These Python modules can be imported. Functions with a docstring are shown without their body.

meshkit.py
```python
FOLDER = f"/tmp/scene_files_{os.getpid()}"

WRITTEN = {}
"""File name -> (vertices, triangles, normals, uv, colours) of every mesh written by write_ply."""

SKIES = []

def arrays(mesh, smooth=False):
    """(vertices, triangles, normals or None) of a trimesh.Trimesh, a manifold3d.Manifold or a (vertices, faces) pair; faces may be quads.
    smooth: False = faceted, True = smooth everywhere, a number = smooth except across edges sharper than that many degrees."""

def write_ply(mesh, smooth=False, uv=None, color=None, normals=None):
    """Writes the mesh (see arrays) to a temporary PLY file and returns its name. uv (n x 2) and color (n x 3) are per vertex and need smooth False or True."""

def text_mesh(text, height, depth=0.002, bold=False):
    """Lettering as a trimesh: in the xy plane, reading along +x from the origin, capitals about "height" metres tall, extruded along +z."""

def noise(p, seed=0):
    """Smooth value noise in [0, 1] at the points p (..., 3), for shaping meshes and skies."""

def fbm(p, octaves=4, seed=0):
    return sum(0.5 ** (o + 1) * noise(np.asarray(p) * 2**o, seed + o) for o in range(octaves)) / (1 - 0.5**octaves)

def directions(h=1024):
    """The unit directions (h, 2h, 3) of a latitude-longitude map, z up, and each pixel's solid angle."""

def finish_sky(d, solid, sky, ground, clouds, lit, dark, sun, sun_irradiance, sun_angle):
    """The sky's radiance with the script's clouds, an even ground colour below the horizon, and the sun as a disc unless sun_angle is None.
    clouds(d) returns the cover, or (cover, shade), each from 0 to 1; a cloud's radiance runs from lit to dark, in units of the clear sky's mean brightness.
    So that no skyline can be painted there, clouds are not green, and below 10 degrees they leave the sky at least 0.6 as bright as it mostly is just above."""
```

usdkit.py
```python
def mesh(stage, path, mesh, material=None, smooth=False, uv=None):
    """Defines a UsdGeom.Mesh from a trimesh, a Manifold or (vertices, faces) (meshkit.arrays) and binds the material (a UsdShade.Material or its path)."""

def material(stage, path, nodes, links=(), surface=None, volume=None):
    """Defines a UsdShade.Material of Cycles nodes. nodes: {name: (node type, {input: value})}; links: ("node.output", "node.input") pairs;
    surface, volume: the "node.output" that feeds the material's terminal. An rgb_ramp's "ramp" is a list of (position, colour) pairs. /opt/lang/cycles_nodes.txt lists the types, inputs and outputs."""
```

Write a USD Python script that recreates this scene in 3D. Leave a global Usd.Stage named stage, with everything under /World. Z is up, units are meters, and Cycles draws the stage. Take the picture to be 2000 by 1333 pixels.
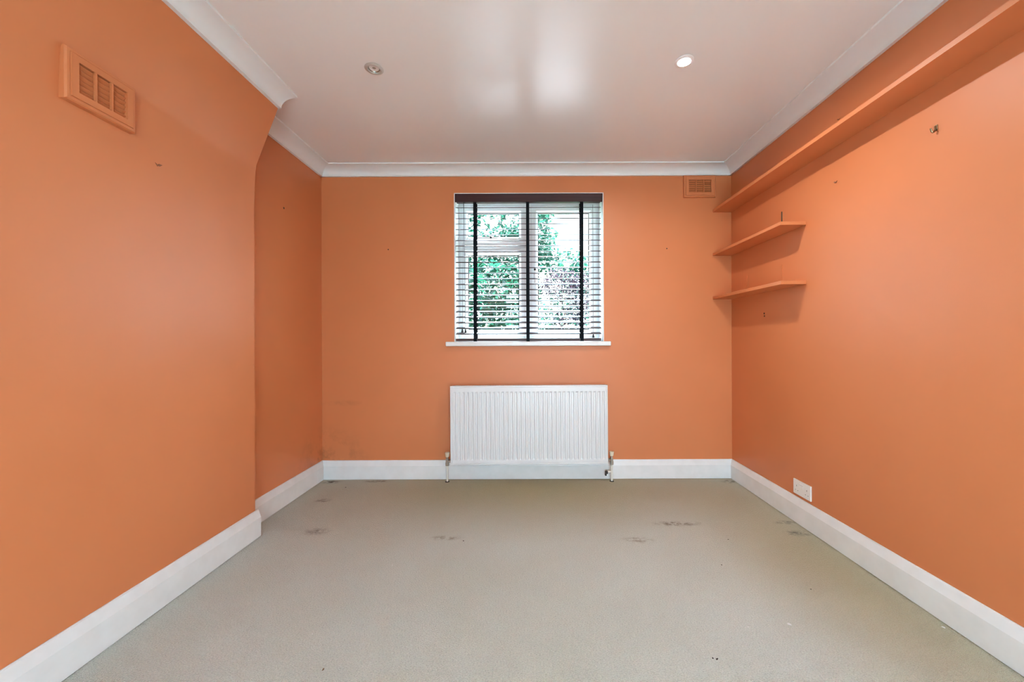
import math
import numpy as np
import trimesh
import usdkit
from scipy.interpolate import CubicSpline
from shapely.geometry import Polygon
from pxr import Usd, UsdGeom, UsdLux, UsdShade, Gf, Sdf

stage = Usd.Stage.CreateInMemory()
UsdGeom.SetStageUpAxis(stage, UsdGeom.Tokens.z)
UsdGeom.SetStageMetersPerUnit(stage, 1.0)
WORLD = UsdGeom.Xform.Define(stage, '/World')
stage.SetDefaultPrim(WORLD.GetPrim())

# ------------------------------------------------------------------ camera, sky, sun, exposure
EYE = 1.09
cam = UsdGeom.Camera.Define(stage, '/World/camera')
cam.AddTranslateOp().Set(Gf.Vec3d(0, 0, EYE))
cam.AddRotateXOp().Set(90.0)
cam.AddRotateZOp().Set(-0.2)
cam.CreateHorizontalApertureAttr(36.0)
cam.CreateFocalLengthAttr(14.0)
cam.CreateHorizontalApertureOffsetAttr(-0.54)
cam.CreateVerticalApertureOffsetAttr(-0.02)
cam.CreateClippingRangeAttr(Gf.Vec2f(0.05, 1000))
cam.CreateExposureAttr(2.42)

sky = UsdLux.DomeLight.Define(stage, '/World/sky')
sky.CreateIntensityAttr(0.9)
sky.CreateColorAttr(Gf.Vec3f(0.72, 1.02, 1.24))
sun = UsdLux.DistantLight.Define(stage, '/World/sun')
sun.CreateIntensityAttr(6.5)
sun.CreateAngleAttr(0.6)
sun.CreateNormalizeAttr(True)
sun.CreateColorAttr(Gf.Vec3f(0.82, 1.0, 1.15))
_m = Gf.Matrix4d().SetRotate(Gf.Rotation(Gf.Vec3d(0, 0, 1), Gf.Vec3d(0.03, 0.57, 0.82).GetNormalized()))
sun.AddTransformOp().Set(_m)

# ------------------------------------------------------------------ helpers
NAMES = {}


def numbered(path):
    if path not in NAMES:
        NAMES[path] = 0
        return path
    NAMES[path] += 1
    return '%s_%03d' % (path, NAMES[path])


def tag(prim, label=None, cat=None, group=None, kind=None):
    p = prim.GetPrim() if hasattr(prim, 'GetPrim') else prim
    for k, v in (('label', label), ('category', cat), ('group', group), ('kind', kind)):
        if v:
            p.SetCustomDataByKey(k, v)
    return p


def obj(name, mesh, mat, parent=None, smooth=30, label=None, kind=None):
    base = parent.GetPath().pathString if parent else '/World'
    m = usdkit.mesh(stage, numbered(base + '/' + name), mesh, mat, smooth=smooth)
    tag(m, label=label, kind=kind)
    return m.GetPrim()


def thing(name, label, cat, loc=(0, 0, 0), rot=None, group=None, kind=None):
    x = UsdGeom.Xform.Define(stage, numbered('/World/' + name))
    x.AddTranslateOp().Set(Gf.Vec3d(*map(float, loc)))
    if rot is not None:
        x.AddRotateXYZOp().Set(Gf.Vec3f(*map(float, rot)))
    return tag(x, label, cat, group, kind)


def box(x0, x1, y0, y1, z0, z1):
    b = trimesh.creation.box([x1 - x0, y1 - y0, z1 - z0])
    b.apply_translation([(x0 + x1) / 2, (y0 + y1) / 2, (z0 + z1) / 2])
    return b


def cat(*ms):
    return trimesh.util.concatenate(list(ms))


def rbox(x0, x1, y0, y1, z0, z1, r=0.003, seg=2):
    """A box with rounded edges: hull of spheres at the corners."""
    pts = []
    s = trimesh.creation.uv_sphere(r, count=[2 * seg + 1, 4 * seg])
    for x in (x0 + r, x1 - r):
        for y in (y0 + r, y1 - r):
            for z in (z0 + r, z1 - r):
                pts.append(s.vertices + [x, y, z])
    return trimesh.convex.convex_hull(np.vstack(pts))


def cyl(p0, p1, r, r1=None, n=20):
    """A cylinder or cone frustum with caps between two points."""
    p0, p1 = np.asarray(p0, float), np.asarray(p1, float)
    r1 = r if r1 is None else r1
    d = p1 - p0
    L = np.linalg.norm(d)
    prof = np.array([[0, 0], [r, 0], [r1, L], [0, L]])
    m = trimesh.creation.revolve(prof, sections=n)
    m.apply_transform(trimesh.geometry.align_vectors([0, 0, 1], d / L))
    m.apply_translation(p0)
    return m


def lathe(profile, n=32):
    return trimesh.creation.revolve(np.asarray(profile, float), sections=n)


def tube(points, r, n=8):
    p = np.asarray(points, float)
    t = np.gradient(p, axis=0)
    t /= np.linalg.norm(t, axis=1, keepdims=True)
    first = np.cross(t[0], [0, 0, 1.0] if abs(t[0, 2]) < 0.9 else [1.0, 0, 0])
    a = [first / np.linalg.norm(first)]
    for i in range(1, len(p)):
        q = a[-1] - t[i] * (a[-1] @ t[i])
        a.append(q / np.linalg.norm(q))
    a = np.array(a)
    b = np.cross(t, a)
    ang = np.arange(n) * 2 * np.pi / n
    r = np.broadcast_to(r, (len(p),))
    v = p[:, None] + r[:, None, None] * (np.cos(ang)[None, :, None] * a[:, None] + np.sin(ang)[None, :, None] * b[:, None])
    f = []
    for i in range(len(p) - 1):
        for j in range(n):
            k = (j + 1) % n
            f.append([i * n + j, i * n + k, (i + 1) * n + k, (i + 1) * n + j])
    f = np.array(f)
    v = v.reshape(-1, 3)
    tri = np.vstack([f[:, [0, 1, 2]], f[:, [0, 2, 3]]])
    c0, c1 = len(v), len(v) + 1
    v = np.vstack([v, p[:1], p[-1:]])
    cap = [[c0, (j + 1) % n, j] for j in range(n)] + [[c1, (len(p) - 1) * n + j, (len(p) - 1) * n + (j + 1) % n] for j in range(n)]
    m = trimesh.Trimesh(v, np.vstack([tri, cap]), process=False)
    m.fix_normals()
    return m


def extrude_along(profile, axis, a, b):
    """Extrudes a closed 2D polygon. axis 'y': polygon is (x, z); axis 'x': polygon is (y, z)."""
    poly = Polygon(profile)
    m = trimesh.creation.extrude_polygon(poly, b - a, engine='earcut')
    v = m.vertices.copy()
    if axis == 'y':
        m.vertices = np.c_[v[:, 0], v[:, 2] + a, v[:, 1]]
    else:
        m.vertices = np.c_[v[:, 2] + a, v[:, 0], v[:, 1]]
    m.fix_normals()
    return m


def rect_frame(x0, x1, z0, z1, profile):
    """A mitred frame: rectangle loops inset by d at depth y, joined in a closed ring. profile: closed list of (d, y)."""
    v, f = [], []
    for d, y in profile:
        v += [[x0 + d, y, z0 + d], [x1 - d, y, z0 + d], [x1 - d, y, z1 - d], [x0 + d, y, z1 - d]]
    n = len(profile)
    for i in range(n):
        k = (i + 1) % n
        for j in range(4):
            l = (j + 1) % 4
            f.append([i * 4 + j, i * 4 + l, k * 4 + l, k * 4 + j])
    f = np.array(f)
    m = trimesh.Trimesh(np.array(v, float), np.vstack([f[:, [0, 1, 2]], f[:, [0, 2, 3]]]), process=False)
    m.fix_normals()
    return m


def mat(name, nodes, links=(), surface='p.BSDF'):
    return usdkit.material(stage, '/World/Looks/' + name, nodes, links, surface)


def plain(name, color, rough=0.5, **kw):
    return mat(name, {'p': ('principled_bsdf', dict(base_color=color, roughness=rough, **kw))})


# ------------------------------------------------------------------ materials
UsdGeom.Scope.Define(stage, '/World/Looks')


def orange(name, stains=()):
    """Matt orange emulsion with a roller texture; stains: (centre, radii, strength) of dirt marks."""
    n = {
        'g': ('geometry', {}),
        'nz': ('noise_texture', {'scale': 1.6, 'detail': 3.0}),
        'c': ('rgb_ramp', {'ramp': [(0.3, (0.60, 0.193, 0.070)), (0.7, (0.64, 0.210, 0.080))]}),
        'fine': ('noise_texture', {'scale': 260.0, 'detail': 3.0}),
        'bmp': ('bump', {'strength': 0.10, 'distance': 0.001}),
        'p': ('principled_bsdf', {'roughness': 0.45, 'specular_ior_level': 0.42}),
    }
    l = [('g.position', 'nz.vector'), ('nz.fac', 'c.fac'), ('g.position', 'fine.vector'), ('fine.fac', 'bmp.height'), ('bmp.normal', 'p.normal')]
    out = 'c.color'
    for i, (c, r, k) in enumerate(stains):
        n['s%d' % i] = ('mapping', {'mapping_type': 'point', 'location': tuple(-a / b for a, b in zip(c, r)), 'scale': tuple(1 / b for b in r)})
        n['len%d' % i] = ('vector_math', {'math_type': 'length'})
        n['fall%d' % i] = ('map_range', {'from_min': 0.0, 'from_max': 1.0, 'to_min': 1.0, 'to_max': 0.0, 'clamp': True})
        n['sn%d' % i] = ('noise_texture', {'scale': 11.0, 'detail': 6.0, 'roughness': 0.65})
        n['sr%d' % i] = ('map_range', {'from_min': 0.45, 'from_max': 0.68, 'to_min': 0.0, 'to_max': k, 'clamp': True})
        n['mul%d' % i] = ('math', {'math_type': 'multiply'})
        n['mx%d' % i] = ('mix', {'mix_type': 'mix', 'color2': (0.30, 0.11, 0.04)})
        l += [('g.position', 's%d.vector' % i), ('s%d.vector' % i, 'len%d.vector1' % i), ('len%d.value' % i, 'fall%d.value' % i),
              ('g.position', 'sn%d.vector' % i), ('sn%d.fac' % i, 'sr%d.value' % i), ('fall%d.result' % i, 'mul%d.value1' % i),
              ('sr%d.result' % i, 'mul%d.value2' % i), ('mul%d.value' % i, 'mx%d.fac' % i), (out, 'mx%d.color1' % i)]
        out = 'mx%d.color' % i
    l.append((out, 'p.base_color'))
    return mat(name, n, l)


ORANGE = orange('orange_wall_paint')
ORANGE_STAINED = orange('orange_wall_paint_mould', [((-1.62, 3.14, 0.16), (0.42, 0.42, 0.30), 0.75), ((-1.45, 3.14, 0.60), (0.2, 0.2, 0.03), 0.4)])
CEIL = mat('satin_ceiling_paint', {
    'g': ('geometry', {}), 'nz': ('noise_texture', {'scale': 5.0, 'detail': 2.0}),
    'bmp': ('bump', {'strength': 0.08, 'distance': 0.004}),
    'p': ('principled_bsdf', {'base_color': (0.80, 0.785, 0.765), 'roughness': 0.27, 'specular_ior_level': 0.5})},
    [('g.position', 'nz.vector'), ('nz.fac', 'bmp.height'), ('bmp.normal', 'p.normal')])
WHITE = mat('white_gloss_trim', {
    'g': ('geometry', {}), 'nz': ('noise_texture', {'scale': 14.0, 'detail': 4.0}),
    'c': ('rgb_ramp', {'ramp': [(0.35, (0.71, 0.71, 0.70)), (0.65, (0.75, 0.75, 0.745))]}),
    'p': ('principled_bsdf', {'roughness': 0.32})},
    [('g.position', 'nz.vector'), ('nz.fac', 'c.fac'), ('c.color', 'p.base_color')])
COVING = plain('white_coving_paint', (0.77, 0.775, 0.77), 0.42)
UPVC = plain('white_upvc', (0.82, 0.83, 0.83), 0.25)
RUBBER = plain('black_rubber', (0.015, 0.015, 0.017), 0.6)
ENAMEL = plain('radiator_enamel', (0.70, 0.70, 0.705), 0.3)
GRILLE = plain('grille_dark_gap', (0.25, 0.25, 0.25), 0.5)
CREAM = plain('cream_plastic', (0.72, 0.62, 0.47), 0.4)
CHROME = plain('worn_chrome', (0.55, 0.52, 0.47), 0.28, metallic=1.0)
PIPE = plain('painted_pipe', (0.74, 0.71, 0.64), 0.35)
BLACK = plain('black_plastic', (0.02, 0.018, 0.016), 0.45)
SOCKET = plain('white_socket_plastic', (0.80, 0.78, 0.74), 0.3)
STEEL = plain('brushed_steel', (0.56, 0.55, 0.52), 0.45, metallic=0.35)
BRASS = plain('tarnished_brass', (0.30, 0.22, 0.13), 0.3, metallic=1.0)
RUST = plain('dark_bracket_metal', (0.10, 0.055, 0.03), 0.6)
HOLE = plain('dark_hole', (0.03, 0.015, 0.01), 0.9)
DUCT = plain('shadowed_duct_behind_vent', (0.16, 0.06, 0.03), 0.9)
PLASTER = plain('bare_plaster', (0.30, 0.12, 0.06), 0.9)
FLAKE = plain('white_paint_flake', (0.85, 0.84, 0.82), 0.6)
GRIT = plain('dark_grit', (0.05, 0.04, 0.03), 0.9)
BROWNBIT = plain('brown_fluff', (0.25, 0.17, 0.10), 0.9)
TAPE = mat('woven_tape', {
    'g': ('geometry', {}), 'w': ('noise_texture', {'scale': 900.0, 'detail': 1.0}),
    'c': ('rgb_ramp', {'ramp': [(0.3, (0.004, 0.006, 0.009)), (0.7, (0.010, 0.014, 0.018))]}),
    'p': ('principled_bsdf', {'roughness': 0.9, 'specular_ior_level': 0.15})},
    [('g.position', 'w.vector'), ('w.fac', 'c.fac'), ('c.color', 'p.base_color')])
WENGE = mat('dark_stained_wood', {
    'g': ('geometry', {}), 'mp': ('mapping', {'scale': (3.0, 90.0, 90.0)}), 'nz': ('noise_texture', {'scale': 1.0, 'detail': 5.0}),
    'c': ('rgb_ramp', {'ramp': [(0.3, (0.040, 0.016, 0.014)), (0.7, (0.075, 0.030, 0.026))]}),
    'p': ('principled_bsdf', {'roughness': 0.47, 'specular_ior_level': 0.5})},
    [('g.position', 'mp.vector'), ('mp.vector', 'nz.vector'), ('nz.fac', 'c.fac'), ('c.color', 'p.base_color')])
VALANCE = mat('dark_stained_valance_wood', {
    'g': ('geometry', {}), 'mp': ('mapping', {'scale': (3.0, 90.0, 90.0)}), 'nz': ('noise_texture', {'scale': 1.0, 'detail': 5.0}),
    'c': ('rgb_ramp', {'ramp': [(0.3, (0.030, 0.010, 0.011)), (0.7, (0.055, 0.018, 0.019))]}),
    'p': ('principled_bsdf', {'roughness': 0.45, 'specular_ior_level': 0.3})},
    [('g.position', 'mp.vector'), ('mp.vector', 'nz.vector'), ('nz.fac', 'c.fac'), ('c.color', 'p.base_color')])
PANE = mat('clear_glass_pane', {
    't': ('transparent_bsdf', {'color': (0.97, 0.985, 0.98)}),
    'gl': ('glossy_bsdf', {'color': (1, 1, 1), 'roughness': 0.0}), 'm': ('mix_closure', {'fac': 0.05})},
    [('t.BSDF', 'm.closure1'), ('gl.BSDF', 'm.closure2')], 'm.closure')
LENS_ON = mat('lit_lamp_lens', {'e': ('emission', {'color': (1.0, 0.97, 0.92), 'strength': 500.0})}, [], 'e.emission')
LENS_OFF = plain('unlit_lamp_glass', (0.45, 0.45, 0.40), 0.12)
REFLECTOR = plain('lamp_reflector', (0.42, 0.40, 0.34), 0.3, metallic=1.0)


def carpet():
    n = {
        'g': ('geometry', {}),
        'tuft': ('noise_texture', {'scale': 165.0, 'detail': 3.0, 'roughness': 0.6}),
        'mp': ('mapping', {'scale': (1.0, 1.9, 1.0)}),
        'tone': ('rgb_ramp', {'ramp': [(0.25, (0.49, 0.50, 0.455)), (0.5, (0.68, 0.695, 0.63)), (0.72, (0.78, 0.79, 0.725))]}),
        'wear': ('noise_texture', {'scale': 1.1, 'detail': 4.0, 'distortion': 0.4}),
        'wr': ('rgb_ramp', {'ramp': [(0.35, (1.0, 1.0, 1.0)), (0.75, (0.92, 0.88, 0.81))]}),
        'wm': ('mix', {'mix_type': 'multiply', 'fac': 1.0}),
        'h1': ('voronoi_texture', {'scale': 190.0}),
        'b1': ('bump', {'strength': 0.75, 'distance': 0.007}),
        'b2': ('bump', {'strength': 0.6, 'distance': 0.007}),
        'p': ('principled_bsdf', {'roughness': 0.95, 'specular_ior_level': 0.1, 'sheen_weight': 0.15}),
    }
    l = [('g.position', 'mp.vector'), ('mp.vector', 'tuft.vector'), ('tuft.fac', 'tone.fac'), ('g.position', 'wear.vector'), ('wear.fac', 'wr.fac'),
         ('tone.color', 'wm.color1'), ('wr.color', 'wm.color2'), ('mp.vector', 'h1.vector'), ('h1.distance', 'b1.height'),
         ('tuft.fac', 'b2.height'), ('b1.normal', 'b2.normal'), ('b2.normal', 'p.normal')]
    out = 'wm.color'
    # worn and soiled places: centre (x, y), radii, colour, strength
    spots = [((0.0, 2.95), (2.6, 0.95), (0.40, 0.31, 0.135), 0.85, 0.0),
             ((1.5, 1.9), (0.7, 1.8), (0.46, 0.375, 0.175), 0.7, 0.0),
             ((0.88, 2.36), (0.20, 0.045), (0.17, 0.11, 0.05), 1.0, 0.42),
             ((1.53, 2.37), (0.09, 0.035), (0.06, 0.05, 0.04), 1.0, 0.42),
             ((1.52, 2.24), (0.11, 0.05), (0.07, 0.06, 0.045), 0.9, 0.42),
             ((-1.21, 2.28), (0.10, 0.06), (0.20, 0.16, 0.11), 0.8, 0.38),
             ((-1.17, 3.09), (0.13, 0.035), (0.10, 0.05, 0.025), 1.0, 0.38),
             ((-1.52, 3.08), (0.11, 0.05), (0.09, 0.055, 0.03), 1.0, 0.38),
             ((-1.40, 2.72), (0.07, 0.05), (0.13, 0.075, 0.035), 0.8, 0.40),
             ((-0.45, 2.20), (0.13, 0.04), (0.25, 0.18, 0.10), 0.8, 0.42),
             ((0.60, 2.17), (0.12, 0.05), (0.27, 0.20, 0.12), 0.8, 0.42),
             ((1.56, 3.06), (0.10, 0.06), (0.11, 0.085, 0.05), 0.9, 0.40)]
    n['sn'] = ('noise_texture', {'scale': 30.0, 'detail': 5.0, 'roughness': 0.65})
    l.append(('g.position', 'sn.vector'))
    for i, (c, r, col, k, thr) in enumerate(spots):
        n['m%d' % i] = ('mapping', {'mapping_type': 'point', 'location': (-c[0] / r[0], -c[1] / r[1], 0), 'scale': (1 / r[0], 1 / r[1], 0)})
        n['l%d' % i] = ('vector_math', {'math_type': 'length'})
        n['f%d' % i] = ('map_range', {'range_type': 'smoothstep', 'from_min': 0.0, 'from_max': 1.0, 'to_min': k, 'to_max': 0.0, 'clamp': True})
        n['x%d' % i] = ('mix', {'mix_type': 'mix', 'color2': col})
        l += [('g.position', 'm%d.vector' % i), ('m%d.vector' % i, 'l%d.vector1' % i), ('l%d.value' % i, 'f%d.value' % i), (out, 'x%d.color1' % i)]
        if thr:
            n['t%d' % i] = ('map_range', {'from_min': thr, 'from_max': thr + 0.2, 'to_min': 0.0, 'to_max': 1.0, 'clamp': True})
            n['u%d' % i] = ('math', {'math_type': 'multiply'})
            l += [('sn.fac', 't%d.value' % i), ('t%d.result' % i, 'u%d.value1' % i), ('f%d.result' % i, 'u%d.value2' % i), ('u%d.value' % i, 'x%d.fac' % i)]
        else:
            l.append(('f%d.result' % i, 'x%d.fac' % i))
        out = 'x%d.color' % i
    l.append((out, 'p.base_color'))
    return mat('beige_carpet', n, l)


CARPET = carpet()


def leafmat(name, a, b, tr):
    return mat(name, {
        'g': ('geometry', {}), 'c': ('rgb_ramp', {'ramp': [(0.0, a), (1.0, b)]}),
        'p': ('principled_bsdf', {'roughness': 0.5, 'specular_ior_level': 0.2}), 't': ('translucent_bsdf', {'color': tr}), 'm': ('mix_closure', {'fac': 0.35})},
        [('g.random_per_island', 'c.fac'), ('c.color', 'p.base_color'), ('p.BSDF', 'm.closure1'), ('t.BSDF', 'm.closure2')], 'm.closure')


LAUREL = leafmat('laurel_leaf', (0.0016, 0.0146, 0.0094), (0.0128, 0.0640, 0.0416), (0.0141, 0.0704, 0.0387))
TREE = leafmat('tree_leaf', (0.0031, 0.0250, 0.0156), (0.0176, 0.0832, 0.0544), (0.0176, 0.0880, 0.0493))
PURPLE = leafmat('purple_leaf', (0.0083, 0.0062, 0.0125), (0.0416, 0.0288, 0.0448), (0.0317, 0.0158, 0.0246))
LIME = leafmat('lime_leaf', (0.0312, 0.0624, 0.0125), (0.0800, 0.1280, 0.0320), (0.0880, 0.1408, 0.0211))
BARK = plain('bark', (0.16, 0.11, 0.08), 0.9)
LAWN = mat('lawn', {'g': ('geometry', {}), 'nz': ('noise_texture', {'scale': 6.0, 'detail': 5.0}),
                    'c': ('rgb_ramp', {'ramp': [(0.3, (0.03, 0.06, 0.03)), (0.7, (0.08, 0.12, 0.06))]}), 'p': ('principled_bsdf', {'roughness': 0.9})},
           [('g.position', 'nz.vector'), ('nz.fac', 'c.fac'), ('c.color', 'p.base_color')])

# ------------------------------------------------------------------ room shell
H = 2.45          # ceiling
D = 3.14          # back wall face
XL, XR = -1.62, 1.611
XB = -1.514       # chimney breast face
YE = 2.21         # far end of the chimney breast
YF = -1.6         # wall behind the camera
T = 0.28

floor = obj('floor', box(XL - T, XR + T, YF - T, D + T, -0.12, 0.0), CARPET, smooth=False)
tag(floor, 'worn beige cut-pile carpet covering the whole room floor', 'floor', kind='structure')
ceil = obj('ceiling', box(XL - T, XR + T, YF - T, D + T, H, H + 0.15), CEIL, smooth=False)
tag(ceil, 'glossy white painted flat ceiling with two recessed spotlights', 'ceiling', kind='structure')

WX0, WX1, WZ0, WZ1 = -0.569, 0.598, 1.082, 2.249     # window opening in the room face
h0, h1, g0, g1 = WX0 - 0.006, WX1 + 0.006, WZ0 - 0.036, WZ1 + 0.006
wb = cat(box(XL - T, h0, D, D + T, 0, H), box(h1, XR + T, D, D + T, 0, H), box(h0, h1, D, D + T, 0, g0), box(h0, h1, D, D + T, g1, H))
tag(obj('wall_back', wb, ORANGE_STAINED, smooth=False), 'orange painted end wall holding the window and radiator', 'wall', kind='structure')
tag(obj('wall_right', box(XR, XR + T, YF, D, 0, H), ORANGE, smooth=False), 'orange painted right wall carrying the three shelves', 'wall', kind='structure')
tag(obj('wall_left', box(XL - T, XL, YF, D, 0, H), ORANGE_STAINED, smooth=False), 'shaded orange wall of the narrow alcove, mould marks low in the corner', 'wall', kind='structure')
prof = [(XL - 0.01, 0), (XB, 0), (XB, 1.78), (XB + 0.003, 1.93), (XB + 0.007, 2.02), (XB + 0.013, 2.068), (-1.388, 2.362), (-1.379, 2.385), (-1.376, H), (XL - 0.01, H)]
tag(obj('wall_breast', extrude_along(prof, 'y', YF, YE), ORANGE, smooth=25), 'orange chimney breast at left that leans into the room below the ceiling', 'wall', kind='structure')

# wall behind the camera with wide glazed garden doors that let the daylight in
DX0, DX1, DZ = -0.55, 1.35, 2.20
wf = cat(box(XL - T, DX0, YF - T, YF, 0, H), box(DX1, XR + T, YF - T, YF, 0, H), box(DX0, DX1, YF - T, YF, DZ, H))
tag(obj('wall_front', wf, ORANGE, smooth=False), 'orange wall behind the viewer around the garden doors', 'wall', kind='structure')
dr = thing('door_1', 'white framed glazed garden doors in the wall behind the viewer', 'door', kind='structure')
obj('door_frame', rect_frame(DX0, DX1, 0.0, DZ, [(0, YF - 0.16), (0, YF - 0.09), (0.05, YF - 0.09), (0.05, YF - 0.16)]), UPVC, dr)
w3 = (DX1 - DX0 - 0.1) / 3
for i in range(3):
    a, b = DX0 + 0.05 + i * w3, DX0 + 0.05 + (i + 1) * w3
    lf = obj('door_leaf', rect_frame(a, b, 0.05, DZ - 0.05, [(0, YF - 0.15), (0, YF - 0.10), (0.06, YF - 0.10), (0.06, YF - 0.15)]), UPVC, dr)
    obj('pane', box(a + 0.055, b - 0.055, YF - 0.128, YF - 0.124, 0.105, DZ - 0.105), PANE, lf, smooth=False)


# baseboards: tall face, broad sloping top
def board_profile(x, s):
    return [(x - s * 0.004, 0.0035), (x + s * 0.021, 0.0035), (x + s * 0.021, 0.108), (x + s * 0.019, 0.113), (x + s * 0.008, 0.147), (x + s * 0.004, 0.150), (x - s * 0.004, 0.150)]


tag(obj('baseboard_right', extrude_along(board_profile(XR, -1), 'y', YF, D), WHITE, smooth=20), 'white skirting board along the right wall below the socket', 'baseboard', kind='structure')
tag(obj('baseboard_left', extrude_along(board_profile(XB, 1), 'y', YF, YE + 0.018), WHITE, smooth=20), 'white skirting board along the foot of the chimney breast', 'baseboard', kind='structure')
tag(obj('baseboard_alcove', extrude_along(board_profile(XL, 1), 'y', YE, D), WHITE, smooth=20), 'short white skirting board inside the left alcove', 'baseboard', kind='structure')
bp = [(D + 0.004, 0.0035), (D - 0.021, 0.0035), (D - 0.021, 0.108), (D - 0.019, 0.113), (D - 0.008, 0.147), (D - 0.004, 0.150), (D + 0.004, 0.150)]
tag(obj('baseboard_back', extrude_along(bp, 'x', XL, XR), WHITE, smooth=20), 'white skirting board running behind the radiator', 'baseboard', kind='structure')

# coving
ZB, P = 2.383, 0.107
cv = [(-0.004, H - ZB), (0.017, H - ZB)]
for a in np.linspace(0, 90, 13)[1:]:
    r = math.radians(a)
    cv.append((P - 0.006 - (P - 0.006 - 0.017) * math.cos(r), (H - ZB) - ((H - ZB) - 0.009) * math.sin(r)))
cv += [(P - 0.001, 0.009), (P, 0.0075), (P, -0.004), (-0.004, -0.004)]


def coving(wall, s):
    return [(wall + s * d, H - z) for d, z in cv]


tag(obj('trim_1', extrude_along(coving(D, -1), 'x', XL, XR), COVING, smooth=25), 'white ceiling coving above the window wall', 'coving', kind='structure')
tag(obj('trim_2', extrude_along(coving(XR, -1), 'y', YF, D), COVING, smooth=25), 'white ceiling coving along the right wall over the long shelf', 'coving', kind='structure')
tag(obj('trim_3', extrude_along(coving(XL, 1), 'y', YE, D), COVING, smooth=25), 'short white ceiling coving inside the left alcove', 'coving', kind='structure')
tag(obj('trim_4', extrude_along(coving(-1.378, 1), 'y', YF, YE), COVING, smooth=25), 'white ceiling coving along the chimney breast, its end cut square', 'coving', kind='structure')

# ------------------------------------------------------------------ window
win = thing('window_1', 'white plastic window with a fanlight and two tall panes behind the blind', 'window', kind='structure')
rv = cat(box(h0, WX0, D - 0.001, D + T, WZ0 - 0.03, g1), box(WX1, h1, D - 0.001, D + T, WZ0 - 0.03, g1), box(WX0, WX1, D - 0.001, D + T, WZ1, g1))
obj('reveal', rv, WHITE, win, smooth=False, label='white painted window reveal')
sill = cat(rbox(-0.640, 0.655, D - 0.034, D - 0.0005, WZ0 - 0.036, WZ0, 0.009, 3), box(h0, h1, D - 0.006, D + 0.19, WZ0 - 0.034, WZ0 - 0.0002))
obj('window_sill', sill, WHITE, win, label='white window sill with rounded nose and side horns')
YW = D + 0.165
SASH = [(0, YW + 0.045), (0, YW + 0.002), (0.003, YW), (0.039, YW), (0.041, YW + 0.003), (0.056, YW + 0.017), (0.056, YW + 0.045)]
fr = rect_frame(WX0 - 0.004, WX1 + 0.004, WZ0 - 0.004, WZ1 + 0.004, [(0, YW + 0.065), (0, YW + 0.016), (0.036, YW + 0.016), (0.044, YW + 0.024), (0.052, YW + 0.024), (0.052, YW + 0.065)])
mul = box(-0.012, 0.036, YW + 0.014, YW + 0.065, WZ0 + 0.03, WZ1 - 0.03)
trn = box(WX0 + 0.03, -0.012, YW + 0.014, YW + 0.065, 1.856, 1.900)
obj('frame', cat(fr, mul, trn), UPVC, win)


def sash(x0, x1, z0, z1):
    """x0..z1: the visible glass."""
    s = obj('sash', rect_frame(x0 - 0.056, x1 + 0.056, z0 - 0.056, z1 + 0.056, SASH), UPVC, win)
    obj('gasket', rect_frame(x0 - 0.003, x1 + 0.003, z0 - 0.003, z1 + 0.003, [(0, YW + 0.026), (0, YW + 0.020), (0.0075, YW + 0.020), (0.0075, YW + 0.026)]), RUBBER, s)
    obj('pane', box(x0 - 0.004, x1 + 0.004, YW + 0.0265, YW + 0.0305, z0 - 0.004, z1 + 0.004), PANE, s, smooth=False)
    return s


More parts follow.
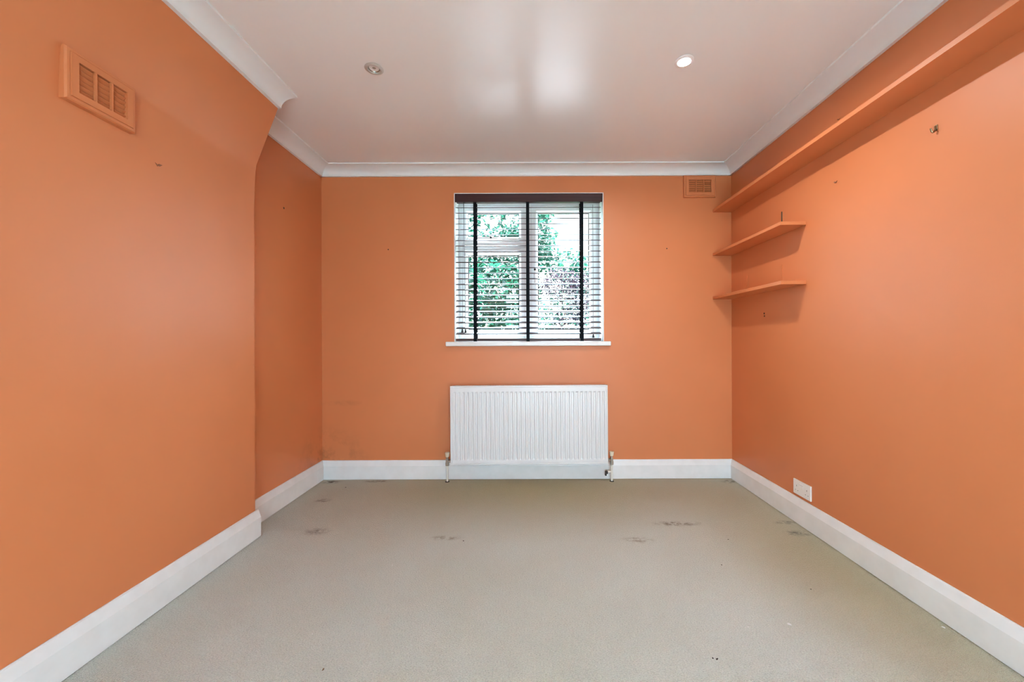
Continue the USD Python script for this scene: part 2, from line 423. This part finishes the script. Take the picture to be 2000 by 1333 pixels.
sash(-0.490, -0.067, 1.955, 2.150)
sash(-0.490, -0.067, 1.180, 1.801)
sash(0.091, 0.516, 1.180, 2.150)
hd = obj('handle', cat(rbox(-0.33, -0.25, YW - 0.012, YW + 0.004, 1.922, 1.946, 0.004), rbox(-0.435, -0.235, YW - 0.036, YW - 0.020, 1.927, 1.943, 0.006),
                       cyl((-0.29, YW - 0.026, 1.935), (-0.29, YW + 0.0, 1.935), 0.008)), UPVC, win)
obj('lock_button', cyl((-0.297, YW - 0.046, 1.936), (-0.297, YW - 0.034, 1.936), 0.0085, 0.0085, 16), BLACK, hd, label='dark lock button')
hd = obj('handle', cat(rbox(0.052, 0.076, YW - 0.012, YW + 0.004, 1.60, 1.70, 0.004), rbox(0.056, 0.072, YW - 0.036, YW - 0.020, 1.56, 1.70, 0.006),
                       cyl((0.064, YW - 0.026, 1.68), (0.064, YW + 0.0, 1.68), 0.008)), UPVC, win)
obj('lock_button', cyl((0.064, YW - 0.046, 1.672), (0.064, YW - 0.034, 1.672), 0.0085, 0.0085, 16), BLACK, hd, label='dark lock button')

# ------------------------------------------------------------------ venetian blind
bl = thing('venetian_blind', 'dark brown wooden slatted blind with wide black tapes, hung in the window recess', 'blind', (0.0135, D, WZ0))
B0, B1 = -0.578, 0.573          # slat ends, in the blind's own frame
zz = lambda z: z - WZ0
obj('valance', rbox(B0 - 0.003, B1 + 0.008, -0.006, 0.008, zz(2.183), zz(2.247), 0.003), VALANCE, bl)
obj('head_rail', box(B0 + 0.004, B1 - 0.002, 0.010, 0.062, zz(2.192), zz(2.243)), WENGE, bl, smooth=False)
TILT = math.atan(0.30)


def slat_mesh(x0, x1, zc, yc=0.036, w=0.050, t=0.0028, tilt=TILT):
    u = np.linspace(-w / 2, w / 2, 7)
    top = [(a, 0.0022 * (1 - (2 * a / w) ** 2) + t / 2) for a in u]
    bot = [(a, 0.0022 * (1 - (2 * a / w) ** 2) - t / 2) for a in u[::-1]]
    c, s = math.cos(tilt), math.sin(tilt)
    pr = [(yc + a * c - b * s, zc + a * s + b * c) for a, b in top + bot]
    return extrude_along(pr, 'x', x0, x1)


rng = np.random.default_rng(5)
ZS = [2.150 - k * 0.0436 for k in range(24)]
for k, z in enumerate(ZS):
    obj('slat', slat_mesh(B0 + rng.uniform(-0.001, 0.001), B1 + rng.uniform(-0.001, 0.001), zz(z), tilt=TILT + rng.uniform(-0.015, 0.015)), WENGE, bl, smooth=40)
obj('bottom_rail', rbox(B0, B1, 0.010, 0.062, zz(1.086), zz(1.106), 0.004), WENGE, bl)
for x in (-0.4255, -0.008, 0.4195):
    pf, pb = [], []
    for i in range(60):
        z = 2.19 - i * (2.19 - 1.10) / 59
        ph = (2.150 - z) / 0.0436
        pf.append((0.0085 + 0.0012 * math.cos(2 * math.pi * ph), zz(z)))
        pb.append((0.0635 + 0.0012 * math.cos(2 * math.pi * ph), zz(z)))
    strip = lambda pts, dx: extrude_along(pts + [(a + 0.0012, b) for a, b in pts[::-1]], 'x', x - 0.0125 + dx, x + 0.0125 + dx)
    under = box(x - 0.0125, x + 0.0125, 0.0085, 0.0645, zz(1.0832), zz(1.0845))
    lip = box(x - 0.0125, x + 0.0125, 0.0085, 0.0097, zz(1.0832), zz(1.105))
    obj('ladder_tape', cat(strip(pf, 0), strip(pb, 0), under, lip), TAPE, bl, smooth=40)


def pull(x0, x1, y, ztop, zend, sway=0.0):
    pts = [(x0 + (x1 - x0) * t + sway * math.sin(math.pi * t), y, zz(ztop + (zend + 0.03 - ztop) * t)) for t in np.linspace(0, 1, 12)]
    c = obj('pull_cord', tube(pts, 0.0013, 6), BLACK, bl)
    ts = lathe([(0, 0), (0.0095, 0.0), (0.0100, 0.003), (0.0062, 0.020), (0.0030, 0.034), (0.0, 0.036)], 16)
    ts.apply_translation([x1, y, zz(zend)])
    obj('tassel', ts, BLACK, c)


pull(-0.511, -0.524, -0.010, 2.185, 1.153)
pull(-0.509, -0.499, -0.010, 2.185, 1.149)
pull(0.518, 0.518, 0.072, 2.185, 1.110)

# ------------------------------------------------------------------ radiator
RX0, RX1, RZ0, RZ1 = -0.590, 0.614, 0.1405, 0.7455
RY = 3.036
RW, RH = RX1 - RX0, RZ1 - RZ0
rad = thing('radiator', 'white steel panel radiator with vertical flutes, hung beneath the window', 'radiator', ((RX0 + RX1) / 2, RY, RZ0), (0, -0.22, 0))
NG = 35
pitch = (RW - 0.034) / NG
xs = [-RW / 2 + d for d in (0.0, 0.0012, 0.004, 0.010, 0.0125, 0.0150)]
for k in range(NG):
    o = -RW / 2 + 0.017 + k * pitch
    xs += [o + pitch * q for q in (0.10, 0.22, 0.34, 0.66, 0.78, 0.90)]
xs += [RW / 2 - d for d in (0.0150, 0.0125, 0.010, 0.004, 0.0012, 0.0)]
xs = np.array(xs)
zs = np.array([0, 0.0012, 0.004, 0.010, 0.0125, 0.0150, 0.034, 0.038, 0.043, 0.050, 0.15, 0.3, 0.45, RH - 0.060, RH - 0.053, RH - 0.048, RH - 0.044,
               RH - 0.0150, RH - 0.0125, RH - 0.010, RH - 0.004, RH - 0.0012, RH])


def face_depth(x, z):
    e = min(x + RW / 2, RW / 2 - x, z, RH - z)
    d = 0.0
    if e < 0.004:
        d = 0.004 - 0.004 * math.sqrt(max(0, 1 - (1 - e / 0.004) ** 2))
    if 0.0115 < e < 0.0135:
        d = 0.0022
    elif e >= 0.0135:
        d = 0.0008
    u = (x + RW / 2 - 0.017) / pitch
    if 0 < u < NG:
        fx = u - math.floor(u)
        g = max(0.0, min(1.0, (min(fx, 1 - fx) - 0.20) / 0.13))
        mz = max(0.0, min(1.0, (z - 0.036) / 0.010, (RH - 0.045 - z) / 0.010))
        d += 0.0065 * g * g * (3 - 2 * g) * mz
    return d


V = np.array([[x, face_depth(x, z), z] for z in zs for x in xs])
nx = len(xs)
F = [[j * nx + i, j * nx + i + 1, (j + 1) * nx + i + 1, (j + 1) * nx + i] for j in range(len(zs) - 1) for i in range(nx - 1)]
F = np.array(F)
fp = trimesh.Trimesh(V, np.vstack([F[:, [0, 1, 2]], F[:, [0, 2, 3]]]), process=False)
edge = rect_frame(-RW / 2, RW / 2, 0, RH, [(0, 0.004), (0, 0.016), (0.004, 0.016), (0.004, 0.006)])
obj('front_panel', cat(fp, edge), ENAMEL, rad, smooth=28)
obj('back_panel', rbox(-RW / 2 + 0.004, RW / 2 - 0.004, 0.058, 0.070, 0.004, RH - 0.012, 0.003), ENAMEL, rad)
for s in (-1, 1):
    a = s * RW / 2
    obj('side_panel', rbox(min(a, a - s * 0.004), max(a, a - s * 0.004), 0.012, 0.066, 0.012, RH - 0.004, 0.0015), ENAMEL, rad)
bars = [box(-RW / 2 + 0.004, RW / 2 - 0.004, y0, y1, RH - 0.006, RH - 0.002) for y0, y1 in ((0.0135, 0.022), (0.036, 0.042), (0.056, 0.066))]
for k in range(61):
    x = -RW / 2 + 0.006 + k * (RW - 0.012 - 0.008) / 60
    bars.append(box(x, x + 0.008, 0.020, 0.058, RH - 0.0062, RH - 0.0022))
obj('top_grille', cat(*bars), ENAMEL, rad, smooth=False)
obj('convector_fins', cat(*[box(-RW / 2 + 0.03 + k * 0.0193, -RW / 2 + 0.031 + k * 0.0193, 0.018, 0.056, 0.03, RH - 0.03) for k in range(60)]), GRILLE, rad, smooth=False)
for x in (-0.42, 0.42):
    obj('wall_bracket', cat(box(x - 0.02, x + 0.02, 0.070, 0.075, 0.06, 0.50), box(x - 0.02, x - 0.016, 0.073, 0.101, 0.06, 0.50), box(x - 0.02, x + 0.02, 0.098, 0.101, 0.06, 0.50)), ENAMEL, rad, smooth=False)


def valve(name, label, X, side, zb, drain):
    """side: +1 when the radiator is to the right of the valve."""
    Y = 3.078
    v = thing(name, label, 'valve', (X, Y, 0), None, 'radiator valves')
    c = lathe([(0, 0), (0.013, 0), (0.0145, 0.002), (0.0190, 0.030), (0.0185, 0.034), (0, 0.036)], 20)
    c.apply_translation([0, 0, zb + 0.040])
    obj('valve_cap', c, CREAM, v)
    body = cat(cyl((0, 0, zb - 0.028), (0, 0, zb - 0.004), 0.0150, n=6), lathe([(0, 0), (0.0125, 0), (0.0125, 0.03), (0.0085, 0.036), (0.0085, 0.048), (0, 0.048)], 20).apply_translation([0, 0, zb - 0.006]),
               cyl((0, 0, zb + 0.008), (side * 0.032, 0, zb + 0.008), 0.0095), cyl((side * 0.012, 0, zb + 0.008), (side * 0.027, 0, zb + 0.008), 0.0135, n=6))
    obj('valve_body', body, CHROME, v, label='tarnished chrome valve body')
    pts = [(0, 0, zb - 0.02), (0, 0, 0.12), (0, -0.002, 0.06), (0, -0.003, 0.0)]
    obj('supply_pipe', tube(pts, 0.0075, 14), PIPE, v)
    fl = lathe([(0.0078, 0.0), (0.017, 0.0), (0.017, 0.002), (0.0078, 0.004)], 20)
    fl.apply_translation([0, -0.003, 0.0])
    obj('pipe_collar', fl, GRIT, v)
    if drain:
        d = obj('drain_cock', cat(cyl((0.0, 0, 0.072), (-0.032, -0.006, 0.072), 0.0072), cyl((0, 0, 0.058), (0, 0, 0.088), 0.0105, n=12)), PIPE, v)
        obj('drain_cap', cat(rbox(-0.052, -0.030, -0.017, 0.005, 0.058, 0.082, 0.006), rbox(-0.053, -0.040, -0.015, 0.003, 0.044, 0.064, 0.005)), BLACK, d, label='black cap on the drain cock')


valve('radiator_valve', 'radiator valve with cream cap and plain white pipe at the left end', -0.622, 1, 0.152, False)
valve('radiator_valve', 'radiator valve with cream cap and black drain cock at the right end', 0.648, -1, 0.156, True)

# ------------------------------------------------------------------ shelves on the right wall
XS = 1.4635
SH = [('long orange painted shelf running high along the whole right wall', 2.094, 2.116, YF + 0.01),
      ('short orange painted corner shelf, upper of the two, with one dark metal bracket', 1.752, 1.772, 2.298),
      ('lowest orange painted corner shelf with two painted brackets standing above it', 1.409, 1.430, 2.296)]
for i, (lab, z0, z1, y0) in enumerate(SH):
    s = thing('wall_shelf', lab, 'shelf', (XR, D, z0), group='orange shelves on the right wall')
    obj('board', rbox(XS - XR, -0.0005, y0 - D, -0.0005, 0, z1 - z0, 0.0015, 1), ORANGE, s)
    bs = [] if i == 0 else ([(2.514, 1.897, RUST)] if i == 1 else [(2.514, 1.562, ORANGE), (2.915, 1.560, ORANGE)])
    for y, zt, m in bs:
        w = 0.0032
        b = cat(box(-0.004, 0.0, y - D - w, y - D + w, z1 - z0, zt - z0), box(XS - XR + 0.03, -0.002, y - D - w, y - D + w, z1 - z0, z1 - z0 + 0.003))
        obj('bracket', b, m, s, smooth=False, label='dark bare metal bracket' if m is RUST else None)


# ------------------------------------------------------------------ air vents
def vent(label, loc, rz, w, h, depth, margin=0.038):
    """Front faces local -y; origin at the bottom centre of the back."""
    v = thing('air_vent', label, 'vent', loc, (0, 0, rz), 'painted air vents')
    f0 = -depth
    outer = rect_frame(-w / 2, w / 2, 0, h, [(0, 0), (0, f0 + 0.010), (0.004, f0 + 0.004), (0.012, f0 + 0.003), (0.0135, f0 + 0.0045), (0.015, f0), (margin, f0), (margin, f0 + 0.012), (margin - 0.004, f0 + 0.012), (margin - 0.004, 0)])
    bars = []
    gw = w - 2 * margin
    for k in (1, 2):
        x = -w / 2 + margin + gw * k / 3
        bars.append(box(x - 0.0032, x + 0.0032, f0 + 0.001, f0 + 0.0085, margin - 0.002, h - margin + 0.002))
    obj('frame', cat(outer, *bars), ORANGE, v, smooth=20)
    gh = h - 2 * margin
    n = 6
    for k in range(n):
        zc = margin + gh * (k + 0.5) / n
        t = math.radians(-42)
        L, th = gh / n * 0.86, 0.0012
        pr = []
        for a, b in ((-L / 2, -th), (L / 2, -th), (L / 2, th), (-L / 2, th)):
            pr.append((f0 + 0.0125 + a * math.cos(t) - b * math.sin(t), zc + a * math.sin(t) + b * math.cos(t)))
        obj('louvre', extrude_along(pr, 'x', -w / 2 + margin - 0.003, w / 2 - margin + 0.003), ORANGE, v, smooth=False)
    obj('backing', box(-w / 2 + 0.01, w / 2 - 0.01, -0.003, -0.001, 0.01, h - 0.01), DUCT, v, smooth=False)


vent('large orange painted louvred vent high on the chimney breast at left', (XB, 1.402, 1.882), 90.0, 0.232, 0.172, 0.030, 0.036)
vent('orange painted louvred vent under the coving beside the right corner', (1.357, D, 2.210), 0.0, 0.250, 0.172, 0.022, 0.037)


# ------------------------------------------------------------------ downlights
def downlight(label, x, y, on):
    d = thing('downlight', label, 'light', (x, y, H), None, 'recessed ceiling spotlights')
    bz = lathe([(0.0285, 0.010), (0.0285, -0.006), (0.031, -0.0085), (0.036, -0.0075), (0.043, -0.0048), (0.0455, -0.0038), (0.0455, -0.0030), (0.0425, -0.0026), (0.0425, 0.002)], 48)
    obj('bezel', bz, UPVC if on else STEEL, d, smooth=60)
    if on:
        obj('lamp', lathe([(0.0, -0.0045), (0.015, -0.004), (0.026, -0.002), (0.0272, 0.004), (0, 0.004)], 32), LENS_ON, d, smooth=40, label='glowing white lamp face')
    else:
        obj('lamp', lathe([(0.0, -0.0005), (0.012, 0.0002), (0.022, 0.003), (0.0235, 0.0075), (0, 0.0075)], 32), LENS_OFF, d, smooth=40, label='unlit glass lamp face')
        obj('retaining_ring', lathe([(0.0235, 0.003), (0.0238, -0.001), (0.0265, -0.0035), (0.0285, -0.002), (0.0285, 0.004)], 40), REFLECTOR, d, smooth=60)


downlight('unlit brushed metal spotlight in the left half of the ceiling', -0.759, 1.984, False)
downlight('lit white ringed spotlight in the right half of the ceiling', 0.768, 1.938, True)

# ------------------------------------------------------------------ wall socket (front faces local -y, turned to the right wall)
so = thing('wall_socket', 'white double switched power socket low on the right wall', 'socket', (XR, 2.331, 0.168), (0, 0, -90.0))
import manifold3d as m3


def mbox(x0, x1, y0, y1, z0, z1):
    return m3.Manifold.cube([x1 - x0, y1 - y0, z1 - z0]).translate([x0, y0, z0])


pm = rbox(-0.073, 0.073, -0.0095, 0.0, 0.0, 0.086, 0.0025, 2)
pl = m3.Manifold(m3.Mesh(np.asarray(pm.vertices, np.float32), np.asarray(pm.faces, np.uint32)))
for cx in (-0.043, 0.043):
    pl = pl - mbox(cx - 0.0022, cx + 0.0022, -0.02, -0.004, 0.046, 0.055) - mbox(cx - 0.014, cx - 0.0075, -0.02, -0.004, 0.0225, 0.0265) - mbox(cx + 0.0075, cx + 0.014, -0.02, -0.004, 0.0225, 0.0265)
pl = pl - mbox(-0.0165, -0.0010, -0.02, -0.006, 0.050, 0.072) - mbox(0.0010, 0.0165, -0.02, -0.006, 0.050, 0.072)
me = pl.to_mesh()
plate = obj('face_plate', trimesh.Trimesh(me.vert_properties[:, :3], me.tri_verts), SOCKET, so, smooth=30)
for cx in (-0.043, 0.043):
    for (a, b, c, d_) in ((-0.0022, 0.0022, 0.046, 0.055), (-0.014, -0.0075, 0.0225, 0.0265), (0.0075, 0.014, 0.0225, 0.0265)):
        obj('pin_hole', box(cx + a + 0.0002, cx + b - 0.0002, -0.0088, -0.0041, c + 0.0002, d_ - 0.0002), HOLE, plate, smooth=False, label='dark pin slot')
for cx in (-0.00875, 0.00875):
    rk = extrude_along([(-0.006, 0.0505), (-0.0125, 0.052), (-0.0105, 0.061), (-0.0118, 0.0715), (-0.006, 0.0715)], 'x', cx - 0.0068, cx + 0.0068)
    obj('rocker_switch', rk, SOCKET, so, smooth=20)
for cx in (-0.0605, 0.0605):
    obj('screw', cyl((cx, -0.0102, 0.041), (cx, -0.009, 0.041), 0.0032, n=14), SOCKET, so)

# ------------------------------------------------------------------ hook, screws and chips left in the walls
hk = thing('picture_hook', 'bent metal picture hook left high on the right wall', 'hook', (XR, 1.566, 1.917))
obj('hook_plate', cat(rbox(-0.003, 0.0, -0.007, 0.007, -0.008, 0.014, 0.001), cyl((-0.004, 0, 0.010), (0.0, 0, 0.010), 0.003, n=10)), BRASS, hk)
pts = [(-0.001, 0.0, 0.012), (-0.007, 0.0, 0.004), (-0.009, 0.0, -0.008), (-0.014, 0.001, -0.016), (-0.022, 0.002, -0.014), (-0.026, 0.003, -0.004), (-0.028, 0.003, 0.003)]
cs = CubicSpline(np.arange(len(pts)), np.array(pts) * [0.72, 0.72, 0.8])
obj('hook_wire', tube(cs(np.linspace(0, len(pts) - 1, 36)), 0.0030, 10), BRASS, hk)


def screw(label, loc, n, r=0.0045):
    """n: wall normal."""
    s = thing('screw_plug', label, 'screw', loc, None, 'screws left in the walls')
    n = np.array(n, float)
    obj('plug', cyl(-0.001 * n, 0.0012 * n, r * 1.3, n=14), PLASTER, s)
    obj('head', cyl(0.0005 * n, 0.0032 * n, r * 0.8, r * 0.6, n=14), HOLE, s)


screw('tiny dark screw in the end wall left of the window', (-1.094, D, 1.811), (0, -1, 0))
screw('tiny dark screw in the end wall between window and shelves', (1.102, D, 1.811), (0, -1, 0))
screw('dark screw high in the alcove wall behind the chimney breast', (XL, 2.653, 1.978), (1, 0, 0), 0.006)
screw('upper of two dark screw holes in the wall beneath the lowest shelf', (XR, 2.707, 1.268), (-1, 0, 0), 0.0055)
screw('lower of two dark screw holes in the wall beneath the lowest shelf', (XR, 2.704, 1.250), (-1, 0, 0), 0.0050)


def chip(label, loc, n, size, seed):
    """A torn flake of wall paint standing off the plaster."""
    r = np.random.default_rng(seed)
    n = np.array(n, float)
    t = np.array([0, 1.0, 0])
    u = np.array([0, 0, 1.0])
    pts = [-t * size, -t * 0.2 * size - u * 0.35 * size, t * 0.1 * size + u * 0.1 * size, t * size * 0.9 + u * 0.1 * size, t * 0.3 * size - u * 0.5 * size, -t * 0.3 * size - u * 0.75 * size]
    v = [p + n * r.uniform(0.0015, 0.005) for p in pts] + [p * 0.9 - n * 0.001 for p in pts]
    h = trimesh.convex.convex_hull(np.array([v[0], v[1], v[5], v[6], v[7], v[11]]))
    g = trimesh.convex.convex_hull(np.array([v[1], v[2], v[3], v[4], v[7], v[8], v[9], v[10]]))
    m = cat(h, g)
    m.apply_translation(loc)
    tag(obj('plaster_chip', m, PLASTER, smooth=False), label, 'chip', 'paint chips in the walls')


chip('small torn paint chip on the chimney breast right of the vent', (XB, 1.636, 1.820), (1, 0, 0), 0.016, 1)
chip('small torn paint chip on the right wall over the shelf ends', (XR, 2.0785, 1.914), (-1, 0, 0), 0.013, 2)
chip('small dark paint chip on the right wall above the long shelf', (XR, 2.055, 2.228), (-1, 0, 0), 0.010, 3)


# ------------------------------------------------------------------ bits lying on the carpet
def bit(name, label, c, x, y, size, m, seed, flat=0.35):
    r = np.random.default_rng(seed)
    p = r.normal(size=(14, 3))
    p /= np.linalg.norm(p, axis=1, keepdims=True)
    p *= np.array([1.0, 0.6, flat]) * size
    h = trimesh.convex.convex_hull(p)
    h.apply_transform(trimesh.transformations.rotation_matrix(r.uniform(0, 3), [0, 0, 1]))
    h.apply_translation([x, y, -h.bounds[0, 2] - 0.0005])
    tag(obj(name, h, m, smooth=False), label, c, {'paint_flake': 'white flakes on the carpet', 'carpet_grit': 'dark specks on the carpet'}.get(name))


def px_floor(px, py):
    y = 777.8 * EYE / (py - 665.5)
    return (px - 1030) / 777.8 * y, y


FL = [('paint_flake', 'white paint flake on the carpet straight ahead near the viewer', 'flake', 1459, 1227, 0.0045, FLAKE),
      ('paint_flake', 'largest pale paint flake on the carpet, toward the right wall', 'flake', 1540, 1223, 0.0085, FLAKE),
      ('paint_flake', 'curled white paint flake close to the right skirting board', 'flake', 1841, 1230, 0.0075, FLAKE),
      ('paint_flake', 'white paint flake on the carpet right of the left skirting board', 'flake', 608, 1238, 0.0045, FLAKE),
      ('paint_flake', 'white paint flake on the carpet in line with the left valve', 'flake', 765, 1104, 0.005, FLAKE),
      ('carpet_grit', 'dark crumb of dirt on the nearest carpet, right of the middle', 'dirt', 1398, 1290, 0.006, GRIT),
      ('carpet_grit', 'dark crumb of dirt beside another on the nearest carpet', 'dirt', 1390, 1288, 0.0045, GRIT),
      ('carpet_grit', 'dark speck on the carpet in front of the radiator, left part', 'dirt', 904, 1057, 0.005, GRIT),
      ('carpet_grit', 'dark speck on the carpet near the alcove corner', 'dirt', 674, 952, 0.006, GRIT),
      ('carpet_grit', 'dark speck on the carpet right of the radiator foot', 'dirt', 1421, 1056, 0.005, GRIT),
      ('carpet_grit', 'dark speck on the open carpet midway to the right wall', 'dirt', 1408, 1106, 0.0045, GRIT),
      ('carpet_grit', 'dark speck on the carpet midway along the right skirting board', 'dirt', 1582, 1154, 0.004, GRIT),
      ('carpet_fluff', 'brown bit of fluff on the nearest carpet, left part', 'fluff', 629, 1308, 0.006, BROWNBIT)]
for i, (n, lab, c, px, py, s, m) in enumerate(FL):
    bit(n, lab, c, *px_floor(px, py), s, m, 40 + i)

# ------------------------------------------------------------------ garden beyond the window
GZ = -0.16
tag(obj('ground', box(-25, 25, -25, 30, GZ - 0.3, GZ), LAWN, smooth=False), 'lawn outside the window', 'ground', kind='structure')


PATIO = plain('pale_patio_stone', (0.40, 0.40, 0.40), 0.8)
tag(obj('patio', box(-6, 6, -9, YF - T - 0.002, GZ, GZ + 0.05), PATIO, smooth=False), 'pale stone patio outside the garden doors behind the viewer', 'patio', kind='structure')


def leaf_template(L, W):
    v = np.array([[0, 0, 0], [L * 0.3, W * 0.42, 0.04 * L], [L * 0.65, W * 0.40, 0.03 * L], [L, 0, -0.10 * L], [L * 0.65, -W * 0.40, 0.03 * L], [L * 0.3, -W * 0.42, 0.04 * L], [L * 0.33, 0, -0.01 * L], [L * 0.66, 0, -0.03 * L]])
    f = np.array([[0, 6, 1], [1, 6, 7], [1, 7, 2], [2, 7, 3], [0, 5, 6], [5, 4, 7], [5, 7, 6], [4, 3, 7]])
    return v, f


def leaves(r, pos, L, W, up=0.3):
    V0, F0 = leaf_template(1.0, W / L)
    n = len(pos)
    s = L * r.uniform(0.65, 1.2, n)
    yaw, pit, rol = r.uniform(0, 2 * np.pi, n), r.normal(-0.2, 0.5, n), r.normal(0, 0.6, n)
    d = np.c_[np.cos(yaw) * np.cos(pit), np.sin(yaw) * np.cos(pit), np.sin(pit)]
    side = np.c_[-np.sin(yaw), np.cos(yaw), np.zeros(n)]
    upv = np.cross(d, side)
    side2 = side * np.cos(rol)[:, None] + upv * np.sin(rol)[:, None]
    up2 = np.cross(d, side2)
    P = pos[:, None] + s[:, None, None] * (V0[None, :, :1] * d[:, None] + V0[None, :, 1:2] * side2[:, None] + V0[None, :, 2:] * up2[:, None])
    F = F0[None] + (np.arange(n) * len(V0))[:, None, None]
    return P, F


def clump(r, n, blobs):
    """Random points inside ellipsoids: (centre, radii)."""
    w = np.array([np.prod(b[1]) for b in blobs]) ** 0.6
    k = r.choice(len(blobs), n, p=w / w.sum())
    q = r.normal(size=(n, 3))
    q /= np.linalg.norm(q, axis=1, keepdims=True)
    q *= r.uniform(0.35, 1, n)[:, None] ** 0.6
    return np.array([blobs[i][0] for i in k]) + q * np.array([blobs[i][1] for i in k])


def plant(name, label, c, base, blobs, n, L, W, m, seed, singles=0, stems=7):
    r = np.random.default_rng(seed)
    t = thing(name, label, c, base)
    b0 = np.array(base)
    pos = clump(r, n, blobs) - b0
    pos[:, 2] = np.maximum(pos[:, 2], 0.05)
    P, F = leaves(r, pos, L, W)
    near = np.argsort(pos[:, 1])[:singles]
    for i in near:
        obj('leaf', trimesh.Trimesh(P[i], F[0], process=False), m, t, smooth=True)
    rest = np.setdiff1d(np.arange(n), near)
    Vr = P[rest].reshape(-1, 3)
    Fr = (F[:len(rest)]).reshape(-1, 3)
    obj('foliage', trimesh.Trimesh(Vr, Fr, process=False), m, t, smooth=False, kind='stuff')
    st = []
    for k in range(stems):
        e = pos[r.integers(n)]
        mid = e * 0.5 + r.normal(0, 0.06, 3)
        st.append(tube([[r.normal(0, 0.05), r.normal(0, 0.05), 0.0], mid, e], [0.022, 0.014, 0.005], 6))
    obj('stem', cat(*st), BARK, t, kind='stuff')


plant('laurel_shrub', 'large-leaved green laurel shrub outside the lower left pane', 'shrub', (-0.55, 5.6, GZ),
      [((-0.8, 5.6, 0.7), (0.7, 0.45, 0.75)), ((-0.55, 5.7, 1.35), (0.65, 0.4, 0.55)), ((-0.50, 5.8, 1.85), (0.55, 0.35, 0.45)), ((-0.15, 5.6, 0.55), (0.3, 0.35, 0.6))], 1700, 0.17, 0.07, LAUREL, 11, singles=60)
plant('tree', 'leafy green tree beyond the fanlight, upper left in the window', 'tree', (-1.0, 9.0, GZ),
      [((-1.1, 9.0, 3.6), (1.1, 0.8, 1.2)), ((-0.2, 9.0, 3.0), (0.6, 0.7, 0.8)), ((-1.0, 9.0, 2.0), (1.4, 0.8, 1.2)), ((0.45, 9.2, 4.2), (0.25, 0.4, 0.35)), ((0.3, 9.2, 3.2), (0.3, 0.4, 0.35))], 4800, 0.13, 0.07, TREE, 12, stems=12)
plant('tree', 'loose green treetop against the sky, seen in the tall right pane', 'tree', (1.0, 10.0, GZ),
      [((0.95, 10.0, 3.0), (0.65, 0.6, 0.40)), ((0.45, 10.0, 3.55), (0.28, 0.5, 0.50)), ((1.35, 10.0, 2.6), (0.5, 0.6, 0.45)), ((0.42, 10.0, 4.15), (0.2, 0.4, 0.15)), ((1.0, 10.0, 1.5), (0.9, 0.7, 0.9))], 2200, 0.13, 0.07, TREE, 13, stems=10)
plant('purple_shrub', 'dark purple-leaved shrub outside the middle of the right pane', 'shrub', (0.85, 7.4, GZ),
      [((0.62, 7.4, 2.10), (0.40, 0.35, 0.34)), ((1.05, 7.5, 2.0), (0.35, 0.4, 0.36)), ((0.8, 7.4, 1.2), (0.4, 0.4, 0.6))], 4200, 0.055, 0.03, PURPLE, 14)
plant('garden_shrub', 'low bright green shrub outside the foot of the right pane', 'shrub', (0.72, 5.45, GZ),
      [((0.62, 5.45, 0.5), (0.33, 0.3, 0.45)), ((1.0, 5.5, 0.45), (0.4, 0.3, 0.4))], 520, 0.13, 0.05, LAUREL, 15)
plant('garden_shrub', 'yellow-green leafy tuft among the low shrubs outside the right pane', 'shrub', (0.58, 4.85, GZ),
      [((0.56, 4.85, 0.75), (0.14, 0.13, 0.25))], 70, 0.11, 0.05, LIME, 16, stems=4)
plant('hedge', 'pale green clipped hedge across the far end of the garden', 'hedge', (0.0, 12.0, GZ),
      [((x, 12.0, 0.9), (0.9, 0.5, 0.95)) for x in np.arange(-3, 3.6, 1.0)], 4200, 0.10, 0.055, TREE, 17, stems=14)
